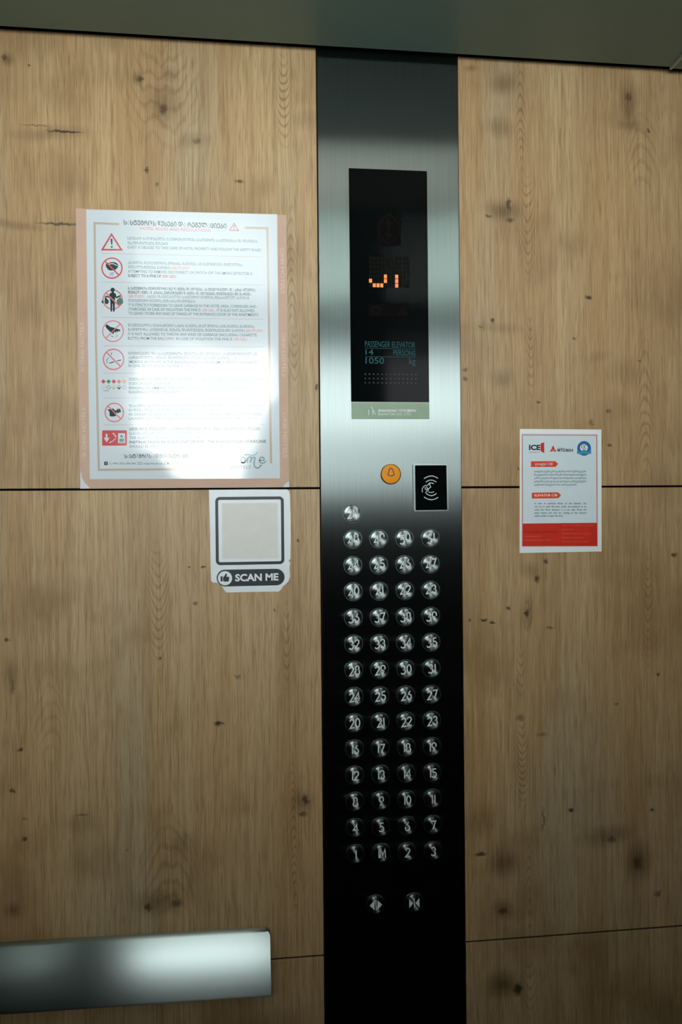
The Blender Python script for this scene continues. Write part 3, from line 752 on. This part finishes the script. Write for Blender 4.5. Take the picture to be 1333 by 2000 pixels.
R_ = [
 [('სტუმარი ვალდებულია გაუფრთხილდეს სასტუმროს საკუთრებას და დაიცვას', 249, 468, 503), ('უსაფრთხოების წესები!', 249, 477, 328), ('GUEST IS OBLIGED TO TAKE CARE OF HOTEL PROPERTY AND FOLLOW THE SAFETY RULES!', 249, 485.2, 510)],
 [('კვამლის დეტექტორის მოხსნა, გათიშვა ან გამორთვის მცდელობა', 250, 515.6, 474), ('ითვალისწინებს ჯარიმას', 250, 524, 334), ('500 ლარი!', 336, 524, 370, 'r'), ('ATTEMPTING TO REMOVE, DISCONNECT OR SWITCH OFF THE SMOKE DETECTOR IS', 250, 532.6, 493), ('SUBJECT TO A FINE OF', 250, 540.8, 315, 'b'), ('500 GEL!', 318, 540.8, 344, 'rb')],
 [('სასტუმროს ტერიტორიაზე ნაგვის დატოვება კატეგორიულად აკრძალულია', 250, 565.6, 500, 'b'), ('დერეფანში ან კიბის უჯრედებში ნაგვის დატოვების შემთხვევაში ჯარიმა', 250, 573.6, 491, 'b'), ('200 ლარი!', 251, 581, 282, 'r'), ('ასევე დაუშვებელია სასტუმრო ნომრის შესასვლელ კართან', 287, 581, 487), ('ნებისმიერი ნივთის შენახვა/დატოვება!', 251, 589.4, 382), ('IT IS STRICTLY FORBIDDEN TO LEAVE GARBAGE IN THE HOTEL AREA, CORRIDORS AND', 251, 598, 501), ('STAIRCASES. IN CASE OF VIOLATION THE FINE IS', 251, 606.2, 392), ('200 GEL.', 395, 606.2, 420, 'r'), ('IT IS ALSO NOT ALLOWED', 424, 606.2, 497), ('TO LEAVE / STORE ANY KIND OF THINGS AT THE ENTRANCE DOOR OF THE APARTMENTS!', 251, 614.4, 505)],
 [('დაუშვებელია ნებისმიერი სახის ნაგვის (მათ შორის სიგარეტის ნამწვის)', 250, 637.8, 497), ('გადმოყრა აივნიდან, წესის დარღვევის შემთხვევაში ჯარიმა', 250, 646.2, 479), ('200 ლარი!', 481, 646.2, 514, 'r'), ('IT IS NOT ALLOWED TO THROW ANY KIND OF GARBAGE (INCLUDING CIGARETTE', 250, 654.8, 502), ('BUTTS) FROM THE BALCONY. IN CASE OF VIOLATION THE FINE IS', 250, 663.2, 454), ('200 GEL!', 457, 663.2, 483, 'r')],
 [('ნომრებში და სასტუმროს შენობაში მოწევა კატეგორიულად', 251, 692.8, 503), ('აკრძალულია, წესის დარღვევის შემთხვევაში ჯარიმა', 251, 700.8, 451), ('200 ლარი!', 454, 700.8, 487, 'r'), ('SMOKING ANYWHERE IN THIS BUILDING AND IN THE ROOMS IS STRICTLY PROHIBITED.', 251, 709.2, 507), ('IN CASE OF VIOLATION, THE FINE IS', 251, 717, 357), ('200 GEL!', 360, 717, 386, 'r')],
 [('შენობაში კატეგორიულად აკრძალულია აალებადი, ფეთქებადი და ტოქსიკური', 252, 743.4, 514), ('ნივთიერებების შემოტანა!', 252, 751.8, 337), ('BRINGING INFLAMMABLE, EXPLOSIVE AND TOXIC SUBSTANCES INTO THE HOTEL', 252, 760.2, 489), ('BUILDING IS STRICTLY PROHIBITED!', 252, 768.2, 356)],
 [('ფასადის ესთეტიკის დაცვის მიზნით აკრძალულია სარეცხის აივანზე', 252, 795.4, 511), ('გაფენა, წესის დარღვევის შემთხვევაში ჯარიმა', 252, 803.6, 430), ('IN ORDER TO PROTECT THE AESTHETICS OF THE BUILDING, DO NOT HANG', 252, 812, 511), ('LAUNDRY OUT ON THE BALCONY, IN CASE OF VIOLATION THE FINE IS 200 GEL', 252, 820, 503)],
 [('სტუმარი ვალდებულია ხანძრის შემთხვევაში დაიცვას ინსტრუქციის წესები,', 253, 840.8, 509, 'b'), ('საევაკუაციოდ გამოიყენოს კიბე', 253, 849, 400), ('THE GUEST IS OBLIGED TO FOLLOW THE', 253, 857.8, 390), ('INSTRUCTIONS IN THE EVENT OF FIRE, THE EVACUATION STAIRCASE', 253, 866.2, 520, 'b'), ('SHOULD BE USED!', 253, 874.4, 311)],
]
for row in R_:
    p = Print(H3)
    for e in row:
        st = e[4] if len(e) > 4 else ''
        ln(p, up_(e[0]), e[1], e[2], e[3], 5.4, PINK if st == 'r' else RED if 'r' in st else DKGREEN if 'b' in st else GREYT, 0.018 if 'b' in st else 0.004)
    p.build('rule_text', po)
p = Print(H3)
p.text(up_('სასტუმროს ადმინისტრაცია'), (243.5, 894.6), (372, 894.0), 7.4, DKGREEN, 0.02)
p.poly(rounded(203.8, 901.6, 210.4, 908.6, .8), DKGREEN).text('f', (206.2, 907.6), (208.4, 907.6), 4.6, PAPER, 0.02)
p.text('+995 (422) 000 000', (219, 907), (265, 907), 3.6, SLATE).line([(269, 902), (269, 909)], .7, SLATE)
p.line([(214.3, 902.6), (215, 905.6), (217.6, 907.2)], .8, SLATE).line([(272, 903), (276.6, 903), (276.6, 907), (272, 907)], .7, SLATE, True)
p.text('info@orbihotels.com', (279.5, 907), (318.5, 907), 3.6, SLATE).line([(322.5, 901.6), (322.5, 909)], .9, SLATE)
p.rect(326, 902.6, 330, 907.2, SLATE).text('orbihotels', (332, 907), (352, 907), 3.6, SLATE)
p.build('footer_text', po)
p = Print(H3)
Z = lambda a, b: (350 + a / 5.796, 670 + b / 5.796)
def sm(pts, n=5):
    out = []
    P_ = [pts[0]] + list(pts) + [pts[-1]]
    for i in range(1, len(P_) - 2):
        a, b, c, d = [Vector(q) for q in P_[i - 1:i + 3]]
        for k in range(n):
            s = k / n; out.append(tuple(0.5 * ((2 * b) + (c - a) * s + (2 * a - 5 * b + 4 * c - d) * s * s + (3 * b - a - 3 * c + d) * s ** 3)))
    return out + [tuple(pts[-1])]
for st, w_ in (([(745, 1275), (770, 1262), (850, 1270), (885, 1235)], 1.6), ([(700, 1350), (735, 1355), (750, 1320), (725, 1290), (700, 1320), (715, 1355), (750, 1345), (775, 1300)], 2.2),
               ([(770, 1355), (785, 1300), (815, 1290), (805, 1355)], 2.6), ([(805, 1355), (835, 1295), (860, 1300), (850, 1345), (855, 1395), (890, 1415), (925, 1390), (930, 1375)], 2.6),
               ([(905, 1330), (960, 1325), (955, 1295), (920, 1300), (915, 1345), (950, 1360), (985, 1335)], 2.2), ([(745, 1275), (755, 1255)], 1.4)):
    p.line([Z(*q) for q in sm(st)], w_, LOGO)
p.text('HOTELS', Z(590, 1425), Z(815, 1420), 6.6, LOGO)
p.build('hotel_logo', po)
for ya, yb, xa, xb_ in ((726, 630, 165, 163.6), (892, 796, 168.6, 167.2)):
    p = Print(H1 + .0001); p.text('© ORBI HOTELS', (xa, ya), (xb_, yb), 7.0, BORDERTXT, 0.006, up=(-1, 0)); p.build('border_lettering', po)
for ya, yb, xa, xb_ in ((484, 574, 548.0, 549.4), (650, 736, 550.2, 551.4), (806, 894, 552.6, 554.0)):
    p = Print(H1 + .0001); p.text('ORBI HOTELS', (xa, ya), (xb_, yb), 7.0, BORDERTXT, 0.006, up=(1, 0)); p.build('border_lettering', po)
# pictograms
A = lambda a, b: (190 + a / 11.11, 450 + b / 11.11)
B = lambda a, b: (190 + a / 7.4, 610 + b / 7.4)
def ban(pr, cx, cy, r, w, up=False, m=None, back=False):
    c = math.cos(math.radians(45)) * r
    m = m or RED
    if not back: pr.ring(cx, cy, r, w, m)
    pr.line([(cx - c, cy + c), (cx + c, cy - c)] if up else [(cx - c, cy - c), (cx + c, cy + c)], w, m)
p = Print(H3); p.line([A(310, 85), A(525, 420), A(110, 418)], 3.2, RED, True)
p.poly([A(288, 190), A(300, 180), A(322, 180), A(334, 192), A(326, 310), A(306, 312)], DKGREEN); p.disc(*A(316, 358), 1.8, DKGREEN)
p.build('warning_pictogram', po)
p = Print(H3); p.poly([A(*q) for q in sm([(240, 715), (300, 690), (400, 695), (450, 745), (452, 790), (400, 850), (330, 870), (250, 860), (195, 790), (190, 730), (240, 700)], 3)], DKGREEN)
p.line([A(*q) for q in sm([(250, 735), (340, 722), (440, 770)])], 1.6, PAPER)
for a in (285, 315, 345): p.line([A(*q) for q in sm([(a, 985), (a - 8, 955), (a + 8, 930), (a, 905)])], .9, BLUE)
ban(p, *A(320, 818), 19.6, 2.6); p.build('no_tampering_pictogram', po)
p = Print(H3); p.ring(*A(335, 1500), 18.6, 2.4, PINK)
p.disc(*A(335, 1290), 4.2, DKGREEN)
p.poly([A(*q) for q in ((310, 1325), (360, 1325), (362, 1350), (400, 1370), (420, 1440), (500, 1400), (510, 1425), (425, 1478), (388, 1450), (385, 1560), (378, 1760), (345, 1760), (338, 1590), (330, 1590), (322, 1760), (290, 1760), (285, 1560), (275, 1470), (180, 1440), (175, 1415), (255, 1430), (270, 1370), (312, 1350))], DKGREEN)
p.disc(*A(492, 1545), 6.4, SAGE, 6.6); p.poly([A(470, 1480), A(500, 1400), A(515, 1480)], SAGE); p.disc(*A(205, 1545), 4.2, SLATE, 5.0); p.poly([A(165, 1540), A(165, 1420), A(225, 1500)], DKGREEN); p.disc(*A(115, 1550), 1.6, SLATE, 3.4)
ban(p, *A(335, 1500), 18.6, 2.4, m=PINK, back=True); p.build('no_garbage_pictogram', po)
p = Print(H3); p.poly([B(*q) for q in ((115, 195), (140, 172), (190, 210), (240, 222), (335, 252), (330, 275), (305, 268), (318, 285), (292, 270), (300, 292), (270, 272), (280, 300), (250, 280), (232, 315), (215, 300), (180, 275), (135, 230))], DKGREEN)
p.poly([B(200, 338), B(238, 352), B(232, 358), B(200, 346)], SLATE); p.line([B(285, 318), B(290, 340), B(270, 362)], .8, SLATE)
ban(p, *B(228, 272), 20.2, 1.9, True, PINK); p.build('no_littering_pictogram', po)
p = Print(H3); p.poly([B(172, 732), B(240, 708), B(244, 722), B(176, 742)], DKGREEN).poly([B(285, 695), B(345, 682), B(346, 696), B(290, 706)], SLATE)
p.line([B(*q) for q in sm([(150, 735), (138, 690), (165, 655)])], 1.2, BLUE).line([B(*q) for q in sm([(210, 620), (200, 600), (215, 580)])], 1.0, SLATE)
ban(p, *B(236, 680), 19.8, 2.5, m=PINK); p.build('no_smoking_pictogram', po)
p = Print(H3)
for i, m_ in enumerate((RED, GREEN, RED, PINK, SAND)):
    cx, cy = B(90 + i * 75, 1000); p.poly([(cx, cy - 4.4), (cx + 4.4, cy), (cx, cy + 4.4), (cx - 4.4, cy)], m_)
for i, m_ in enumerate((RULE, SLATE, SAND, SLATE, LOGO)):
    cx, cy = B(90 + i * 75, 1085)
    p.line([(cx, cy - 4), (cx + 4, cy), (cx, cy + 4), (cx - 4, cy)], .7, m_, True)
    if i in (2, 3): p.poly([(cx - 3, cy), (cx + 3, cy), (cx, cy + 3.6)], m_)
p.line([B(90, 1132), B(165, 1134)], .8, SLATE)
p.build('hazard_signs_pictogram', po)
p = Print(H3); p.poly([B(*q) for q in ((145, 1398), (170, 1405), (200, 1392), (235, 1392), (262, 1420), (285, 1412), (290, 1392), (310, 1400), (330, 1388), (345, 1440), (300, 1458), (275, 1450), (268, 1500), (215, 1508), (178, 1498), (178, 1440), (160, 1420))], DKGREEN)
ban(p, *B(248, 1447), 18.0, 2.3, m=PINK); p.build('no_laundry_pictogram', po)
p = Print(H3); p.poly(rounded(199.6, 840.4, 248.0, 870.4, 2), RED)
p.poly([B(*q) for q in ((122, 1755), (148, 1755), (148, 1815), (180, 1810), (138, 1880), (92, 1810), (122, 1815))], PAPER)
p.line([B(170, 1885), B(190, 1885), B(200, 1870), B(225, 1862), B(240, 1845), B(268, 1822)], 1.4, PAPER).line([B(225, 1755), B(255, 1770), B(275, 1800), B(250, 1790)], 1.6, PAPER).disc(*B(235, 1752), 1.4, PAPER)
p.rect(*B(302, 1748), *B(402, 1890), PAPER); p.line([B(335, 1805), B(350, 1780), B(370, 1808)], 1.5, SLATE).rect(*B(320, 1825), *B(385, 1875), LOGO)
p.build('fire_exit_pictogram', po)
p = Print(H3); p.line([(457.5, 435.8), (466, 450.2), (448.8, 450)], 1.5, RED, True); p.poly([(456.8, 440), (458.2, 440), (457.9, 446), (457.1, 446)], SLATE).disc(457.5, 448, .8, SLATE)
p.build('small_warning_sign', po)
# ------------------------------------------------------------------ scan-me sticker (its code field is left plain)
STK = plain('sticker_vinyl', rgb(238, 247, 249), 0.35, spec=0.4, grain=0.02)
STK_DARK = plain('sticker_dark_ink', rgb(12, 36, 38), 0.4, spec=0.4)
CODE = plain('pale_code_field', rgb(232, 232, 226), 0.5, spec=0.3, grain=0.02)
S = lambda a, b: (390 + a / 6.665, 940 + b / 6.665)
x, z = W(488, 1157)
stk = empty('scan_sticker', (x, 0, z), 'white scan-me sticker with dark square frame and worn edges under the rules poster', 'sticker')
outl = [(122, 112), (700, 106), (1140, 106), (1168, 128), (1178, 175), (1186, 420), (1188, 700), (1184, 1010), (1160, 1030), (1182, 1062), (1172, 1120), (1180, 1240), (1160, 1300), (1118, 1345), (1090, 1365), (1062, 1410), (1030, 1437), (690, 1441), (348, 1448), (318, 1412), (296, 1372), (262, 1345), (232, 1322), (205, 1318), (180, 1322), (150, 1296), (142, 1000), (134, 560)]
slab('vinyl', [W(*S(*q), .0009) for q in outl], -.0009, -.0001, [STK], stk)
fr_ = ((203, 204), (1098, 196), (1106, 1078), (212, 1094))
p = Print(.00105)
p.line([S(*q) for q in skew(rounded(20, 20, 880, 868, 40), 0, 0, 900, 888, fr_)], 5.8, STK_DARK, True)
p.build('square_frame', stk)
p = Print(.00105); p.poly([S(*q) for q in skew(rounded(0, 0, 720, 720, 14), 0, 0, 720, 720, ((292, 285), (1016, 283), (1026, 1000), (300, 1008)))], CODE); p.build('plain_field', stk)
pill = ((222, 1152), (1105, 1138), (1110, 1352), (226, 1372))
p = Print(.00105); p.poly([S(*q) for q in skew(rounded(0, 0, 884, 218, 108, 12), 0, 0, 884, 218, pill)], STK_DARK)
p.disc(*S(332, 1262), 13.9, STK)
p.poly([S(*q) for q in ((274, 1238), (300, 1238), (300, 1304), (274, 1304))], STK_DARK)
p.poly([S(*q) for q in sm([(306, 1250), (325, 1232), (338, 1205), (352, 1202), (358, 1222), (352, 1242), (384, 1244), (386, 1262), (380, 1298), (362, 1306), (330, 1306), (306, 1298)], 3)], STK_DARK)
p.text('SCAN ME', S(464, 1300), S(1028, 1286), 13.2, STK, 0.035)
p.build('scan_me_badge', stk)

# ------------------------------------------------------------------ elevator notice
N_ = lambda a, b: (1000 + a / 6.665, 820 + b / 6.665)
x, z = W(1096, 1080)
nt = empty('elevator_notice', (x, 0, z), 'small laminated elevator notice with red footer on the right wood panel', 'notice')
NPAPER = plain('notice_paper', rgb(222, 238, 242), 0.55, spec=0.3, grain=0.01)
NMARGIN = plain('notice_margin', rgb(244, 250, 249), 0.4, spec=0.4, grain=0.02)
NRED = plain('notice_red', rgb(214, 44, 22), 0.5, spec=0.3)
NORANGE = plain('notice_orange_red', rgb(236, 72, 30), 0.5, spec=0.3)
NROSE = plain('notice_rose_line', rgb(206, 110, 108), 0.5, spec=0.3)
NINK = plain('notice_black', rgb(20, 34, 36), 0.5, spec=0.3)
NBLUE = plain('notice_blue', rgb(18, 112, 172), 0.5, spec=0.3)
NTEAL = plain('notice_teal', rgb(70, 150, 176), 0.5, spec=0.3)
NPALE = plain('notice_pale_print', rgb(232, 120, 96), 0.5, spec=0.3)
slab('laminate_margin', [W(*N_(*q), .0008) for q in ((108, 118), (1170, 126), (1172, 1714), (104, 1734))], -.0008, -.0001, [NMARGIN], nt)
slab('paper_sheet', [W(*N_(*q), .0011) for q in ((128, 176), (1124, 180), (1126, 1650), (128, 1656))], -.0011, -.00082, [NPAPER], nt)
hN = .00118
p = Print(hN); p.line([N_(*q) for q in ((140, 196), (1108, 200), (1114, 1640), (142, 1642))], 1.6, NROSE, True)
p.poly([N_(*q) for q in ((144, 1350), (1114, 1340), (1116, 1640), (140, 1642))], NRED); p.build('printed_frame', nt)
p = Print(hN)
p.text('ICE', N_(226, 390), N_(374, 390), 9.4, NINK, 0.045).poly([N_(*q) for q in ((378, 308), (424, 290), (426, 434), (378, 408))], NRED).text('ELEVATORS & LIFTS', N_(230, 430), N_(368, 430), 2.2, NINK)
p.build('company_logo', nt)
p = Print(hN)
for q in (((540, 332), (560, 372), (540, 410), (520, 372)), ((538, 412), (500, 412), (517, 376)), ((544, 412), (582, 412), (563, 376))): p.poly([N_(*a) for a in q], NRED)
p.text('SHANGHAI', N_(598, 374), N_(700, 376), 1.8, NINK).text('MITSUBISHI', N_(596, 412), N_(800, 414), 5.2, NINK, 0.03)
p.build('maker_logo', nt)
p = Print(hN); p.disc(*N_(944, 372), 13.6, NBLUE, 14.4).disc(*N_(942, 362), 7.6, NMARGIN, 7.0)
p.ring(*N_(930, 350), 3.0, 1.1, NINK, a0=60, a1=300).ring(*N_(962, 350), 3.0, 1.1, NINK, a0=60, a1=300).line([N_(945, 350), N_(958, 350)], 1.0, NINK)
p.poly([N_(*q) for q in ((850, 405), (900, 412), (944, 380), (988, 412), (1038, 405), (1036, 440), (990, 448), (944, 440), (898, 450), (852, 442))], NTEAL)
p.build('certificate_seal', nt)
p = Print(hN); p.poly([N_(*q) for q in ((252, 540), (570, 538), (606, 574), (572, 612), (250, 614))], NORANGE).text('ლიფტი C28', N_(306, 592), N_(532, 588), 4.6, NMARGIN, 0.0)
p.build('heading_tag', nt)
p = Print(hN); p.poly([N_(*q) for q in ((264, 948), (606, 944), (644, 982), (610, 1020), (264, 1024))], NORANGE).text('ELEVATOR C28', N_(298, 998), N_(594, 994), 4.4, NMARGIN, 0.012)
p.build('heading_tag', nt)
def justify(pr, lines, x0, x1, ys, cap, m, last, bold=0.006):
    for i, (s, y) in enumerate(zip(lines, ys)):
        if i == len(lines) - 1: pr.text(s, N_(x0, y), N_(last, y - 2), cap, m, bold); continue
        ws = s.split(' ')
        wd = [max(q[0] for q in text_mesh(w_, bold)[0]) - min(q[0] for q in text_mesh(w_, bold)[0]) for w_ in ws]
        k = (cap * 6.665 / 0.7) * 0.94
        gap = ((x1 - x0) - sum(wd) * k) / (len(ws) - 1)
        if gap < 8: k *= ((x1 - x0) - 8 * (len(ws) - 1)) / (sum(wd) * k); gap = 8
        xx = x0
        for w_, d in zip(ws, wd): pr.text(w_, N_(xx, y), N_(xx + d * k, y), cap, m, bold); xx += d * k + gap
p = Print(hN)
justify(p, ['ლიფტის ტექნიკური გაუმართაობის შემთხვევაში,', 'ნუ ეცდებით ძალისმიერი მეთოდით ლიფტის', 'კარის გაღებას, რადგან ეს სახიფათოა. დააჭირეთ', 'განგაშის ღილაკს და დაელოდეთ კომპეტენტური', 'ადამიანის მისვლას რათა კარი გაგიღოთ.'], 292, 972, (682, 724, 768, 812, 856), 3.5, NINK, 850)
p.build('notice_text', nt)
p = Print(hN)
justify(p, ['In case of technical failure of the elevator, Do', 'not try to open the door under the pressure or by', 'using the force, because it is not safe. Press the', 'alarm button and wait for coming of the relevant', 'staff in order to open the door.'], 298, 974, (1098, 1139, 1180, 1221, 1261), 3.3, NINK, 674, 0.012)
p.build('notice_text', nt)
p = Print(hN)
for s, xa, xb_, y in (('დამატებითი ინფორმაციისთვის დარეკეთ', 162, 552, 1412), ('ლიფტის ტექნიკური სამსახურის ნომერზე', 162, 612, 1468), ('სადისპეტჩერო', 162, 392, 1522), ('24 საათის განმავლობაში', 166, 510, 1572),
                      ('Staff phones for the elevator in case of necessity', 655, 1070, 1380), ('please call us', 655, 815, 1432), ('the technical maintenance service of the', 655, 1030, 1488), ('elevator equipment', 655, 940, 1540), ('24 hours a day, seven days', 658, 1000, 1592)):
    p.text(s, N_(xa, y), N_(xb_, y - 2), 2.1, NPALE)
p.build('footer_text', nt)
